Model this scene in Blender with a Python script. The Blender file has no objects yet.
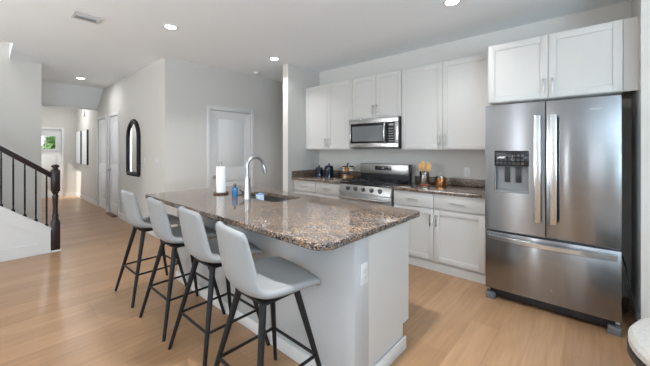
import bpy, bmesh, math, random
from mathutils import Vector, Matrix
random.seed(7)
S = bpy.context.scene
COL = S.collection
R = math.radians

# ------------------------------------------------------------------ camera
cam_d = bpy.data.cameras.new('camera')
cam_d.sensor_width = 36.0
cam_d.lens = 16.70
cam_d.shift_y = -0.0523
cam_d.clip_start = 0.05
cam_d.clip_end = 200
cam = bpy.data.objects.new('camera', cam_d)
cam.location = (0, 0, 1.37)
cam.rotation_euler = (R(90), 0, R(41.736))
COL.objects.link(cam)
S.camera = cam

# ------------------------------------------------------------------ world, exposure
S.view_settings.view_transform = 'Standard'
S.view_settings.look = 'None'
S.view_settings.gamma = 1.0
S.view_settings.use_curve_mapping = False
S.view_settings.exposure = 0.54
W = bpy.data.worlds.new('world')
S.world = W
W.use_nodes = True
bgn = W.node_tree.nodes['Background']
bgn.inputs[0].default_value = (0.80, 0.90, 1.0, 1)
bgn.inputs[1].default_value = 1.3

def area(name, loc, rot, sx, sy, power, color=(1, 1, 1), parent=None, shape='RECTANGLE', spread=180):
    d = bpy.data.lights.new(name, 'AREA')
    d.shape = shape
    d.size = sx
    if shape in ('RECTANGLE', 'ELLIPSE'):
        d.size_y = sy
    d.energy = power
    d.color = color
    d.spread = R(spread)
    o = bpy.data.objects.new(name, d)
    o.location = loc
    o.rotation_euler = rot
    COL.objects.link(o)
    if parent:
        o.parent = parent
    return o

sun_d = bpy.data.lights.new('sun', 'SUN')
sun_d.energy = 4.0
sun_d.angle = R(1)
sun_d.color = (1.0, 0.95, 0.88)
sun = bpy.data.objects.new('sun', sun_d)
sun.rotation_euler = (R(38), 0, R(12))     # shines from behind the camera, down through the rear windows
sun.location = (0, -8, 8)
COL.objects.link(sun)
# daylight thrown up into the room through the windows behind and beside the camera
area('window_fill', (-3.55, -3.50, 1.55), (R(148), 0, 0), 1.5, 1.6, 112, (0.94, 0.97, 1.0))
area('window_fill', (1.05, -3.50, 1.55), (R(145), 0, 0), 1.3, 1.6, 10, (0.94, 0.97, 1.0))
area('window_fill', (-1.55, -3.50, 1.30), (R(100), 0, 0), 0.2, 2.1, 6, (0.94, 0.97, 1.0))  # lamp in the added narrow window, streaks the refrigerator doors
area('window_fill', (3.10, -1.2, 1.25), (R(165), 0, R(90)), 2.6, 2.1, 300, (0.64, 0.83, 1.0))
area('window_fill', (-11.35, 0.30, 1.25), (R(90), 0, R(-90)), 0.4, 1.7, 9, (0.96, 0.98, 1.0))  # foyer fill lamp set in the added sidelight
area('upstairs_light', (-6.1, -0.9, 5.0), (0, 0, 0), 0.8, 1.6, 30, (0.96, 0.98, 1.0))
# unseen downlights without fixtures: first continues the grid, others added as fill
for dx_, dy_, p_ in ((-0.985, 1.372, 20), (-0.985, -0.6, 8), (-0.985, -2.4, 7), (1.7, -2.4, 3)):
    area('fill_downlight', (dx_, dy_, 2.728), (0, 0, 0), 0.13, 0.13, p_, (0.96, 0.98, 1.0), None, 'DISK', 120)
area('fill_downlight', (-10.2, 1.2, 2.728), (0, 0, 0), 0.13, 0.13, 12, (0.96, 0.98, 1.0), None, 'DISK', 180)  # unseen lamp added to brighten the foyer walls

# ------------------------------------------------------------------ materials
def nodes_of(m):
    m.use_nodes = True
    return m.node_tree, m.node_tree.nodes['Principled BSDF']

def pm(name, col, rough=0.5, metal=0.0, bump=0.0, bscale=60.0, var=0.0, vscale=6.0, coat=0.0, spec=0.5,
       emis=None, estr=0.0, trans=0.0, ior=1.45, aniso=0.0):
    m = bpy.data.materials.new(name)
    nt, b = nodes_of(m)
    b.inputs['Base Color'].default_value = (*col, 1)
    b.inputs['Roughness'].default_value = rough
    b.inputs['Metallic'].default_value = metal
    b.inputs['Coat Weight'].default_value = coat
    b.inputs['Specular IOR Level'].default_value = spec
    b.inputs['Transmission Weight'].default_value = trans
    b.inputs['IOR'].default_value = ior
    if emis:
        b.inputs['Emission Color'].default_value = (*emis, 1)
        b.inputs['Emission Strength'].default_value = estr
    tc = nt.nodes.new('ShaderNodeTexCoord')
    if var > 0:
        n = nt.nodes.new('ShaderNodeTexNoise')
        n.inputs['Scale'].default_value = vscale
        n.inputs['Detail'].default_value = 4
        nt.links.new(tc.outputs['Object'], n.inputs['Vector'])
        mx = nt.nodes.new('ShaderNodeMix')
        mx.data_type = 'RGBA'
        mx.inputs[6].default_value = (*[c * (1 - var) for c in col], 1)
        mx.inputs[7].default_value = (*[min(1, c * (1 + var)) for c in col], 1)
        nt.links.new(n.outputs['Fac'], mx.inputs[0])
        nt.links.new(mx.outputs[2], b.inputs['Base Color'])
    if bump > 0:
        n2 = nt.nodes.new('ShaderNodeTexNoise')
        n2.inputs['Scale'].default_value = bscale
        n2.inputs['Detail'].default_value = 3
        nt.links.new(tc.outputs['Object'], n2.inputs['Vector'])
        bp = nt.nodes.new('ShaderNodeBump')
        bp.inputs['Strength'].default_value = bump
        bp.inputs['Distance'].default_value = 0.01
        nt.links.new(n2.outputs['Fac'], bp.inputs['Height'])
        nt.links.new(bp.outputs['Normal'], b.inputs['Normal'])
    if aniso > 0:
        tg = nt.nodes.new('ShaderNodeTangent')
        tg.direction_type = 'RADIAL'
        tg.axis = 'Z'
        b.inputs['Anisotropic'].default_value = aniso
        b.inputs['Anisotropic Rotation'].default_value = 0.25
        nt.links.new(tg.outputs[0], b.inputs['Tangent'])
    return m

def ramp(nt, stops):
    r = nt.nodes.new('ShaderNodeValToRGB')
    e = r.color_ramp.elements
    while len(e) < len(stops):
        e.new(0.5)
    for i, (p, c) in enumerate(stops):
        e[i].position = p
        e[i].color = (*c, 1)
    return r

def mix(nt, a, b_, fac, mode='MIX'):
    mx = nt.nodes.new('ShaderNodeMix')
    mx.data_type = 'RGBA'
    mx.blend_type = mode
    for s, v in ((0, fac), (6, a), (7, b_)):
        if hasattr(v, 'type') and hasattr(v, 'links'):
            nt.links.new(v, mx.inputs[s])
        elif s == 0:
            mx.inputs[0].default_value = v
        else:
            mx.inputs[s].default_value = (*v, 1)
    return mx.outputs[2]

def granite_mat(name='granite', rough=0.07):
    m = bpy.data.materials.new(name)
    nt, b = nodes_of(m)
    tc = nt.nodes.new('ShaderNodeTexCoord')
    v = nt.nodes.new('ShaderNodeTexVoronoi')
    v.inputs['Scale'].default_value = 150
    nt.links.new(tc.outputs['Object'], v.inputs['Vector'])
    sep = nt.nodes.new('ShaderNodeSeparateColor')
    nt.links.new(v.outputs['Color'], sep.inputs[0])
    r1 = ramp(nt, [(0.0, (0.012, 0.012, 0.015)), (0.20, (0.08, 0.072, 0.072)), (0.32, (0.265, 0.172, 0.108)),
                   (0.62, (0.37, 0.265, 0.178)), (0.80, (0.19, 0.215, 0.26)), (0.92, (0.58, 0.51, 0.44))])
    r1.color_ramp.interpolation = 'CONSTANT'
    nt.links.new(sep.outputs[0], r1.inputs[0])
    n = nt.nodes.new('ShaderNodeTexNoise')
    n.inputs['Scale'].default_value = 9
    n.inputs['Detail'].default_value = 5
    nt.links.new(tc.outputs['Object'], n.inputs['Vector'])
    r2 = ramp(nt, [(0.36, (0.50, 0.50, 0.52)), (0.64, (0.82, 0.77, 0.72))])
    nt.links.new(n.outputs['Fac'], r2.inputs[0])
    out = mix(nt, r1.outputs[0], r2.outputs[0], 1.0, 'MULTIPLY')
    nt.links.new(out, b.inputs['Base Color'])
    b.inputs['Roughness'].default_value = rough
    b.inputs['Specular IOR Level'].default_value = 0.55
    return m

def floor_mat():
    m = bpy.data.materials.new('oak_planks')
    nt, b = nodes_of(m)
    tc = nt.nodes.new('ShaderNodeTexCoord')
    mp = nt.nodes.new('ShaderNodeMapping')
    mp.inputs['Rotation'].default_value = (0, 0, R(90))
    nt.links.new(tc.outputs['Object'], mp.inputs['Vector'])
    br = nt.nodes.new('ShaderNodeTexBrick')
    br.offset = 0.37
    br.offset_frequency = 3
    br.inputs['Scale'].default_value = 1.0
    br.inputs['Brick Width'].default_value = 1.45
    br.inputs['Row Height'].default_value = 0.19
    br.inputs['Mortar Size'].default_value = 0.0012
    br.inputs['Mortar Smooth'].default_value = 0.3
    br.inputs['Bias'].default_value = 0.0
    br.inputs['Color1'].default_value = (0.290, 0.165, 0.084, 1)
    br.inputs['Color2'].default_value = (0.372, 0.220, 0.119, 1)
    br.inputs['Mortar'].default_value = (0.22, 0.125, 0.065, 1)
    nt.links.new(mp.outputs[0], br.inputs['Vector'])
    mp2 = nt.nodes.new('ShaderNodeMapping')
    mp2.inputs['Scale'].default_value = (22, 1.6, 1)
    nt.links.new(tc.outputs['Object'], mp2.inputs['Vector'])
    n = nt.nodes.new('ShaderNodeTexNoise')
    n.inputs['Scale'].default_value = 1.5
    n.inputs['Detail'].default_value = 6
    n.inputs['Distortion'].default_value = 0.6
    nt.links.new(mp2.outputs[0], n.inputs['Vector'])
    r = ramp(nt, [(0.30, (0.84, 0.82, 0.80)), (0.70, (1.10, 1.10, 1.10))])
    nt.links.new(n.outputs['Fac'], r.inputs[0])
    out = mix(nt, br.outputs['Color'], r.outputs[0], 1.0, 'MULTIPLY')
    nt.links.new(out, b.inputs['Base Color'])
    b.inputs['Roughness'].default_value = 0.31
    b.inputs['Specular IOR Level'].default_value = 0.5
    bp = nt.nodes.new('ShaderNodeBump')
    bp.inputs['Strength'].default_value = 0.06
    bp.inputs['Distance'].default_value = 0.004
    nt.links.new(n.outputs['Fac'], bp.inputs['Height'])
    nt.links.new(bp.outputs['Normal'], b.inputs['Normal'])
    return m

def steel_mat(name, col, rough, aniso, streak=True):
    m = pm(name, col, rough, 1.0, aniso=aniso)
    nt = m.node_tree
    b = nt.nodes['Principled BSDF']
    tc = nt.nodes.new('ShaderNodeTexCoord')
    mp = nt.nodes.new('ShaderNodeMapping')
    mp.inputs['Scale'].default_value = (3, 3, 420)
    nt.links.new(tc.outputs['Object'], mp.inputs['Vector'])
    n = nt.nodes.new('ShaderNodeTexNoise')
    n.inputs['Scale'].default_value = 1.0
    n.inputs['Detail'].default_value = 2
    nt.links.new(mp.outputs[0], n.inputs['Vector'])
    r = ramp(nt, [(0.2, tuple(c * 0.93 for c in col)), (0.8, tuple(min(1, c * 1.06) for c in col))])
    nt.links.new(n.outputs['Fac'], r.inputs[0])
    nt.links.new(r.outputs[0], b.inputs['Base Color'])
    return m

M = {}
M['wall'] = pm('wall_paint', (0.60, 0.578, 0.543), 0.75, bump=0.03, bscale=120)
M['ceiling'] = pm('ceiling_paint', (0.89, 0.925, 0.94), 0.9, bump=0.05, bscale=90)
M['trim'] = pm('white_trim', (0.65, 0.645, 0.635), 0.32)
M['door'] = pm('white_door', (0.67, 0.67, 0.66), 0.45)
M['closet'] = pm('closet_door_white', (0.80, 0.80, 0.80), 0.4)
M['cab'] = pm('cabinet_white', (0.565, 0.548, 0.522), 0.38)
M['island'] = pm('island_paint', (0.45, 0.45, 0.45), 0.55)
M['floor'] = floor_mat()
M['granite'] = granite_mat()
M['granite_honed'] = granite_mat('granite_honed', 0.38)
M['steel'] = steel_mat('brushed_steel', (0.305, 0.314, 0.328), 0.20, 0.9)
M['range_steel'] = steel_mat('range_steel', (0.44, 0.44, 0.435), 0.32, 0.3)
M['knob_grey'] = pm('knob_grey', (0.12, 0.12, 0.122), 0.35, 0.8)
M['foot_grey'] = pm('foot_grey', (0.13, 0.135, 0.14), 0.5)
M['bay_grey'] = pm('bay_grey', (0.20, 0.205, 0.21), 0.45)
M['steel_bright'] = steel_mat('satin_steel', (0.58, 0.585, 0.59), 0.24, 0.3)
M['nickel'] = pm('brushed_nickel', (0.46, 0.455, 0.445), 0.30, 1.0)
M['chrome'] = pm('chrome', (0.74, 0.745, 0.75), 0.16, 1.0)
M['sink_steel'] = pm('sink_steel', (0.26, 0.26, 0.235), 0.35, 1.0)
M['fabric'] = pm('grey_fabric', (0.275, 0.275, 0.273), 0.9, bump=0.25, bscale=260, var=0.04, vscale=60, spec=0.2)
M['boucle'] = pm('boucle', (0.50, 0.475, 0.44), 0.95, bump=1.0, bscale=70, var=0.10, vscale=55, spec=0.15)
M['black_metal'] = pm('black_metal', (0.012, 0.012, 0.013), 0.5, spec=0.3)
M['black'] = pm('black_plastic', (0.02, 0.02, 0.022), 0.4)
M['black_gloss'] = pm('black_glass', (0.012, 0.012, 0.014), 0.06)
M['oven_glass'] = pm('oven_glass', (0.05, 0.052, 0.055), 0.08)
M['micro_glass'] = pm('microwave_glass', (0.16, 0.165, 0.165), 0.12)
M['iron'] = pm('cast_iron', (0.022, 0.022, 0.024), 0.6)
M['dark_grey'] = pm('dark_grey', (0.10, 0.105, 0.11), 0.5)
M['mid_grey'] = pm('mid_grey', (0.27, 0.28, 0.29), 0.45)
M['side_grey'] = pm('fridge_side', (0.62, 0.63, 0.64), 0.5)
M['dark_wood'] = pm('dark_stained_wood', (0.020, 0.009, 0.008), 0.32, var=0.3, vscale=20)
M['walnut'] = pm('walnut_disc', (0.07, 0.03, 0.016), 0.4, var=0.3, vscale=30)
M['plate'] = pm('switch_plate', (0.66, 0.66, 0.655), 0.35)
M['paper'] = pm('paper_towel', (0.90, 0.90, 0.89), 0.95, bump=0.15, bscale=180)
M['soap'] = pm('blue_soap', (0.02, 0.15, 0.36), 0.15, coat=0.5)
M['navy'] = pm('navy_glaze', (0.006, 0.013, 0.028), 0.12, coat=0.6)
M['copper'] = pm('copper', (0.72, 0.33, 0.13), 0.2, 1.0)
M['crock_steel'] = pm('polished_steel', (0.62, 0.62, 0.62), 0.14, 1.0)
M['spoon_wood'] = pm('spoon_wood', (0.66, 0.37, 0.13), 0.5, var=0.2, vscale=40)
M['terracotta'] = pm('red_wood', (0.30, 0.08, 0.035), 0.45)
M['amber'] = pm('amber_spice', (0.42, 0.20, 0.06), 0.2, coat=0.5)
M['cream'] = pm('cream_spice', (0.70, 0.60, 0.42), 0.2, coat=0.5)
M['cup'] = pm('pale_blue_cup', (0.62, 0.74, 0.88), 0.2, coat=0.4)
M['mirror'] = pm('mirror_glass', (0.78, 0.79, 0.79), 0.02, 1.0)
M['canvas'] = pm('pale_print', (0.80, 0.81, 0.82), 0.6, var=0.06, vscale=3)
M['lens'] = pm('lamp_lens', (1, 1, 1), 0.5, emis=(1.0, 0.97, 0.92), estr=14.0)
def glass_mat():
    m = bpy.data.materials.new('window_glass')
    nt, b = nodes_of(m)
    b.inputs['Base Color'].default_value = (0.02, 0.02, 0.02, 1)
    b.inputs['Roughness'].default_value = 0.02
    tr = nt.nodes.new('ShaderNodeBsdfTransparent')
    ms = nt.nodes.new('ShaderNodeMixShader')
    ms.inputs[0].default_value = 0.05
    nt.links.new(tr.outputs[0], ms.inputs[1])
    nt.links.new(b.outputs[0], ms.inputs[2])
    nt.links.new(ms.outputs[0], nt.nodes['Material Output'].inputs[0])
    return m
M['glass'] = glass_mat()
M['leaf'] = pm('leaf_green', (0.20, 0.33, 0.12), 0.5, var=0.5, vscale=4)
M['grass'] = pm('lawn', (0.16, 0.26, 0.08), 0.9, var=0.3, vscale=2)
M['vent_dark'] = pm('vent_dark', (0.10, 0.10, 0.10), 0.8)
M['logo'] = pm('logo_grey', (0.55, 0.55, 0.55), 0.35, 0.6)
M['strip_brown'] = pm('brown_strip', (0.12, 0.045, 0.03), 0.5)  # even dark brown for the strip below the closet door
M['copper_dark'] = pm('bronze', (0.25, 0.12, 0.06), 0.3, 0.9)

# ------------------------------------------------------------------ mesh builder
class MB:
    def __init__(self):
        self.bm = bmesh.new()
    def box(self, x0, x1, y0, y1, z0, z1, bev=0.0, seg=2, mat=None):
        m = Matrix.Translation(((x0 + x1) / 2, (y0 + y1) / 2, (z0 + z1) / 2)) @ Matrix.Diagonal((abs(x1 - x0), abs(y1 - y0), abs(z1 - z0), 1))
        if mat is not None:
            m = mat @ m
        r = bmesh.ops.create_cube(self.bm, size=1.0, matrix=m)
        if bev > 0:
            es = list({e for v in r['verts'] for e in v.link_edges})
            bmesh.ops.bevel(self.bm, geom=es, offset=bev, segments=seg, affect='EDGES', profile=0.5, clamp_overlap=True)
        return self
    def prism(self, pts, d0, d1, axis='z', bev=0.0):
        """polygon pts (a,b) swept along axis from d0 to d1; axis z:(x,y) x:(y,z) y:(x,z)"""
        def P(a, b, d):
            return {'z': (a, b, d), 'x': (d, a, b), 'y': (a, d, b)}[axis]
        lo = [self.bm.verts.new(P(a, b, d0)) for a, b in pts]
        hi = [self.bm.verts.new(P(a, b, d1)) for a, b in pts]
        n = len(pts)
        fs = [self.bm.faces.new(lo[::-1]), self.bm.faces.new(hi)]
        for i in range(n):
            fs.append(self.bm.faces.new((lo[i], lo[(i + 1) % n], hi[(i + 1) % n], hi[i])))
        bmesh.ops.recalc_face_normals(self.bm, faces=fs)
        if bev > 0:
            es = list({e for f in fs[:2] for e in f.edges})
            bmesh.ops.bevel(self.bm, geom=es, offset=bev, segments=2, affect='EDGES', profile=0.5, clamp_overlap=True)
        return self
    def tube(self, pts, rad, n=10, closed=False, caps=True):
        n = max(n, 14)
        pts = [Vector(p) for p in pts]
        rads = rad if isinstance(rad, (list, tuple)) else [rad] * len(pts)
        N = len(pts)
        rings = []
        up = None
        for i, p in enumerate(pts):
            if closed:
                t = (pts[(i + 1) % N] - pts[i - 1])
            else:
                t = (pts[min(i + 1, N - 1)] - pts[max(i - 1, 0)])
            t.normalize()
            if up is None:
                up = Vector((0, 0, 1)) if abs(t.z) < 0.9 else Vector((1, 0, 0))
            a = t.cross(up)
            if a.length < 1e-5:
                a = t.orthogonal()
            a.normalize()
            b = a.cross(t).normalized()
            up = b
            rings.append([self.bm.verts.new(p + (a * math.cos(2 * math.pi * k / n) + b * math.sin(2 * math.pi * k / n)) * rads[i]) for k in range(n)])
        fs = []
        for i in range(N if closed else N - 1):
            A, B = rings[i], rings[(i + 1) % N]
            for k in range(n):
                fs.append(self.bm.faces.new((A[k], A[(k + 1) % n], B[(k + 1) % n], B[k])))
        if not closed and caps:
            fs.append(self.bm.faces.new(rings[0][::-1]))
            fs.append(self.bm.faces.new(rings[-1]))
        bmesh.ops.recalc_face_normals(self.bm, faces=fs)
        return self
    def lathe(self, prof, c=(0, 0, 0), n=28, mat=None):
        """prof list of (r,z) from bottom to top about z through c"""
        n = max(n, 14)
        c = Vector(c)
        rings = []
        for r, z in prof:
            if r < 1e-6:
                rings.append([self.bm.verts.new(c + Vector((0, 0, z)))])
            else:
                rings.append([self.bm.verts.new(c + Vector((r * math.cos(2 * math.pi * k / n), r * math.sin(2 * math.pi * k / n), z))) for k in range(n)])
        fs = []
        for A, B in zip(rings[:-1], rings[1:]):
            if len(A) == 1 and len(B) == 1:
                continue
            for k in range(n):
                k2 = (k + 1) % n
                if len(A) == 1:
                    fs.append(self.bm.faces.new((A[0], B[k2], B[k])))
                elif len(B) == 1:
                    fs.append(self.bm.faces.new((A[k], A[k2], B[0])))
                else:
                    fs.append(self.bm.faces.new((A[k], A[k2], B[k2], B[k])))
        if len(rings[0]) > 1:
            fs.append(self.bm.faces.new(rings[0][::-1]))
        if len(rings[-1]) > 1:
            fs.append(self.bm.faces.new(rings[-1]))
        if mat is not None:
            vs = [v for rg in rings for v in rg]
            bmesh.ops.transform(self.bm, matrix=mat, verts=vs)
        bmesh.ops.recalc_face_normals(self.bm, faces=fs)
        return self
    def ball(self, c, r, sub=2, sc=(1, 1, 1)):
        bmesh.ops.create_icosphere(self.bm, subdivisions=sub, radius=r, matrix=Matrix.Translation(c) @ Matrix.Diagonal((*sc, 1)))
        return self
    def build(self, name, mat, parent=None, sharp=28, smooth=True):
        bm = self.bm
        if parent is not None:
            rt = parent
            while rt.parent is not None:
                rt = rt.parent
            org = Vector(rt.location)
        else:
            xs = [v.co.x for v in bm.verts]; ys = [v.co.y for v in bm.verts]; zs = [v.co.z for v in bm.verts]
            org = Vector(((min(xs) + max(xs)) / 2, (min(ys) + max(ys)) / 2, min(zs)))
        bmesh.ops.translate(bm, verts=bm.verts, vec=-org)
        me = bpy.data.meshes.new(name)
        bm.to_mesh(me)
        bm.free()
        if smooth:
            me.polygons.foreach_set('use_smooth', [True] * len(me.polygons))
            me.set_sharp_from_angle(angle=R(sharp))
        me.materials.append(mat if not isinstance(mat, str) else M[mat])
        o = bpy.data.objects.new(name, me)
        COL.objects.link(o)
        if parent is not None:
            o.parent = parent
            if parent.type == 'MESH' and parent.parent is None:
                pass
        else:
            o.location = org
        return o

def tag(o, label, cat, group=None):
    o['label'] = label
    o['category'] = cat
    if group:
        o['group'] = group
    return o

def thing(name, label, cat, loc, group=None):
    o = bpy.data.objects.new(name, None)
    o.empty_display_size = 0.1
    o.location = loc
    COL.objects.link(o)
    return tag(o, label, cat, group)

def struct(name, mb, mat, parent=None, **k):
    o = mb.build(name, mat, parent, **k)
    if parent is None:
        o['kind'] = 'structure'
    return o

def copy_tree(o, parent=None):
    c = o.copy()
    COL.objects.link(c)
    c.parent = parent
    for ch in list(o.children):
        copy_tree(ch, c)
    return c

def rrect(x0, x1, y0, y1, rads, seg=6):
    """rounded rectangle CCW, rads for corners (x1y0, x1y1, x0y1, x0y0)"""
    out = []
    cs = [(x1, y0, -90, -1, 1), (x1, y1, 0, -1, -1), (x0, y1, 90, 1, -1), (x0, y0, 180, 1, 1)]
    for (cx, cy, a0, sx, sy), r in zip(cs, rads):
        for k in range(seg + 1):
            a = R(a0 + 90 * k / seg)
            out.append((cx + sx * r + r * math.cos(a), cy + sy * r + r * math.sin(a)))
    return out

def lab(o, text):
    o['label'] = text
    return o

# ------------------------------------------------------------------ the setting
CH = 2.74
HY = 1.76      # hall wall
PX = -4.76     # pantry wall
KY = 3.95      # kitchen wall
SX = -6.64     # stair wall

struct('floor', MB().box(-11.6, 3.3, -3.8, 5.0, -0.1, 0.0), 'floor', smooth=False)
c = MB()
OX0, OX1, OY = SX, -5.61, 0.225          # stairwell opening in the ceiling
c.box(OX1, 3.3, -3.8, 5.0, CH, CH + 0.28)
c.box(-11.6, OX1, OY, 5.0, CH, CH + 0.28)
struct('ceiling', c, 'ceiling', smooth=False)

struct('wall_back', MB().box(-3.66, 3.3, KY, KY + 0.12, 0, CH), 'wall', smooth=False)
struct('wall_partition', MB().box(-3.785, -3.661, 3.21, 4.98, 0, CH), 'wall', smooth=False)
# pantry wall with a door opening
PD0, PD1, PDZ = 2.475, 3.265, 2.03
w = MB()
w.box(PX - 0.12, PX, HY + 0.12, PD0, 0, CH)
w.box(PX - 0.12, PX, PD1, 4.9, 0, CH)
w.box(PX - 0.12, PX, PD0, PD1, PDZ, CH)
struct('wall_pantry', w, 'wall', smooth=False)
struct('wall_pantry_end', MB().box(PX, -3.786, 4.9, 5.0, 0, CH), 'wall', smooth=False)
# hall wall with two door openings
D2 = (-8.80, -8.06); D3 = (-7.80, -7.14); DZ = 2.06
w = MB()
w.box(D3[1], PX, HY, HY + 0.12, 0, CH)
w.box(D2[1], D3[0], HY, HY + 0.12, 0, CH)
w.box(-11.5, D2[0], HY, HY + 0.12, 0, CH)
w.box(D2[0], D2[1], HY, HY + 0.12, DZ, CH)
w.box(D3[0], D3[1], HY, HY + 0.12, DZ, CH)
struct('wall_hall', w, 'wall', smooth=False)
# foyer end wall with the front door and an added, unseen sidelight
FX = -11.40
FD0, FD1, FDZ = 0.56, 1.42, 1.92
w = MB()
w.box(FX - 0.15, FX, FD1, HY + 0.12, 0, CH)
w.box(FX - 0.15, FX, 0.50, FD0, 0, CH)
w.box(FX - 0.15, FX, -1.0, 0.10, 0, CH)
w.box(FX - 0.15, FX, 0.10, 0.50, 2.1, CH)
w.box(FX - 0.15, FX, 0.10, 0.50, 0, 0.4)
w.box(FX - 0.15, FX, FD0, FD1, FDZ, CH)
struct('wall_foyer', w, 'wall', smooth=False)
struct('wall_foyer_side', MB().box(FX, -10.28, -1.0, -0.88, 0, CH), 'wall', smooth=False)
# stair wall: thick block that ends at the hall
struct('wall_stair', MB().box(SX - 0.12, SX, -3.6, 0.585, 0, 5.2).box(-10.4, SX - 0.121, 0.46, 0.585, 0, CH).box(-10.4, -10.28, -0.879, 0.459, 0, CH), 'wall', smooth=False)
# bulkhead over the hall, its near face leaning
struct('trim_1', MB().prism([(-8.30, CH), (-8.88, 2.325), (-9.05, 2.325), (-9.05, CH)], 0.59, HY - 0.001, 'y'), 'ceiling', smooth=False)
struct('trim_2', MB().box(-8.90, -8.86, 0.59, HY - 0.002, 2.295, 2.3245), 'trim', smooth=False)
# stairwell shaft above the ceiling
struct('wall_stairwell', MB().box(SX, OX1, OY + 0.001, OY + 0.12, CH + 0.281, 5.2).box(OX1 + 0.001, OX1 + 0.12, -3.6, OY + 0.12, CH + 0.281, 5.2)
       .box(SX, OX1, -3.7, -3.6, CH, 5.2), 'wall', smooth=False)
struct('ceiling_stairwell', MB().box(SX - 0.12, OX1 + 0.12, -3.7, OY + 0.12, 5.2, 5.3), 'ceiling', smooth=False)
struct('wall_stair_side', MB().box(-5.60, -5.48, -3.6, -1.60, 0, CH - 0.001), 'wall', smooth=False)
# right stub wall beside the refrigerator and the wall running on from it
struct('wall_refrigerator', MB().box(0.258, 0.40, 3.20, KY - 0.001, 0, CH).box(0.401, 3.3, 3.20, 3.34, 0, CH), 'wall', smooth=False)
# rear wall with two windows and an added narrow one
RY = -3.6
w = MB()
w.box(SX, -4.35, RY - 0.14, RY, 0, CH)
w.box(-2.75, -1.70, RY - 0.14, RY, 0, CH)
w.box(-1.40, 0.35, RY - 0.14, RY, 0, CH)
w.box(-1.70, -1.40, RY - 0.14, RY, 2.40, CH)
w.box(-1.70, -1.40, RY - 0.14, RY, 0, 0.20)
w.box(1.75, 3.3, RY - 0.14, RY, 0, CH)
for a, b in ((-4.35, -2.75), (0.35, 1.75)):
    w.box(a, b, RY - 0.14, RY, 0, 0.70)
    w.box(a, b, RY - 0.14, RY, 2.40, CH)
struct('wall_rear', w, 'wall', smooth=False)
# right wall with a glazed patio door
w = MB()
w.box(3.16, 3.30, RY + 0.001, -2.6, 0, CH)
w.box(3.16, 3.30, 0.2, 3.199, 0, CH)
w.box(3.16, 3.30, -2.6, 0.2, 2.35, CH)
struct('wall_right', w, 'wall', smooth=False)

def window(n, x0, x1, y0, y1, z0, z1):
    """frame + pane in an opening; thin axis found from the extents"""
    f = MB()
    t = 0.05
    if abs(x1 - x0) > abs(y1 - y0):
        f.box(x0, x0 + t, y0, y1, z0, z1).box(x1 - t, x1, y0, y1, z0, z1).box(x0 + t, x1 - t, y0, y1, z0, z0 + t).box(x0 + t, x1 - t, y0, y1, z1 - t, z1)
        zm = (z0 + z1) / 2
        f.box(x0 + t, x1 - t, y0, y1, zm - 0.02, zm + 0.02)
        p = MB().box(x0 + t, x1 - t, (y0 + y1) / 2 - 0.002, (y0 + y1) / 2 + 0.002, z0 + t, z1 - t)
    else:
        f.box(x0, x1, y0, y0 + t, z0, z1).box(x0, x1, y1 - t, y1, z0, z1).box(x0, x1, y0 + t, y1 - t, z0, z0 + t).box(x0, x1, y0 + t, y1 - t, z1 - t, z1)
        ym = (y0 + y1) / 2
        if y1 - y0 > 1:
            f.box(x0, x1, ym - 0.03, ym + 0.03, z0 + t, z1 - t)
        p = MB().box((x0 + x1) / 2 - 0.002, (x0 + x1) / 2 + 0.002, y0 + t, y1 - t, z0 + t, z1 - t)
    o = struct('window_%d' % n, f, 'trim', smooth=False)
    q = p.build('pane', M['glass'], o, smooth=False)
    return o
window(1, -4.35, -2.75, RY - 0.10, RY - 0.05, 0.70, 2.40)
window(2, 0.35, 1.75, RY - 0.10, RY - 0.05, 0.70, 2.40)
window(5, -1.70, -1.40, RY - 0.10, RY - 0.05, 0.20, 2.40)  # narrow window added to reflect as a bright band in the refrigerator
window(3, 3.20, 3.25, -2.6, 0.2, 0.0, 2.35)
window(4, FX - 0.10, FX - 0.05, 0.10, 0.50, 0.4, 2.1)  # hidden sidelight added to let more light into the foyer

# baseboards
BH, BT = 0.10, 0.014
struct('baseboard_hall', MB().box(D3[1] + 0.075, PX + BT, HY - BT, HY - 0.0005, 0, BH).box(-11.39, D2[0] - 0.075, HY - BT, HY - 0.0005, 0, BH)
       .box(D2[1] + 0.075, D3[0] - 0.075, HY - BT, HY - 0.0005, 0, BH), 'trim', smooth=False)
struct('baseboard_pantry', MB().box(PX + 0.0005, PX + BT, HY, PD0 - 0.075, 0, BH).box(PX + 0.0005, PX + BT, PD1 + 0.075, 4.89, 0, BH), 'trim', smooth=False)
struct('baseboard_foyer', MB().box(FX + 0.0005, FX + BT, FD1 + 0.075, HY - 0.015, 0, BH), 'trim', smooth=False)
struct('baseboard_partition', MB().box(-3.799, -3.7855, 3.21, 4.89, 0, BH).box(-3.799, -3.661, 3.196, 3.2095, 0, BH), 'trim', smooth=False)
struct('baseboard_refrigerator', MB().box(0.244, 0.2575, 3.2, 3.93, 0, BH).box(0.244, 3.1, 3.186, 3.1995, 0, BH), 'trim', smooth=False)
struct('baseboard_stair', MB().box(SX, SX + BT, 0.5, 0.585, 0, BH), 'trim', smooth=False)

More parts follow.
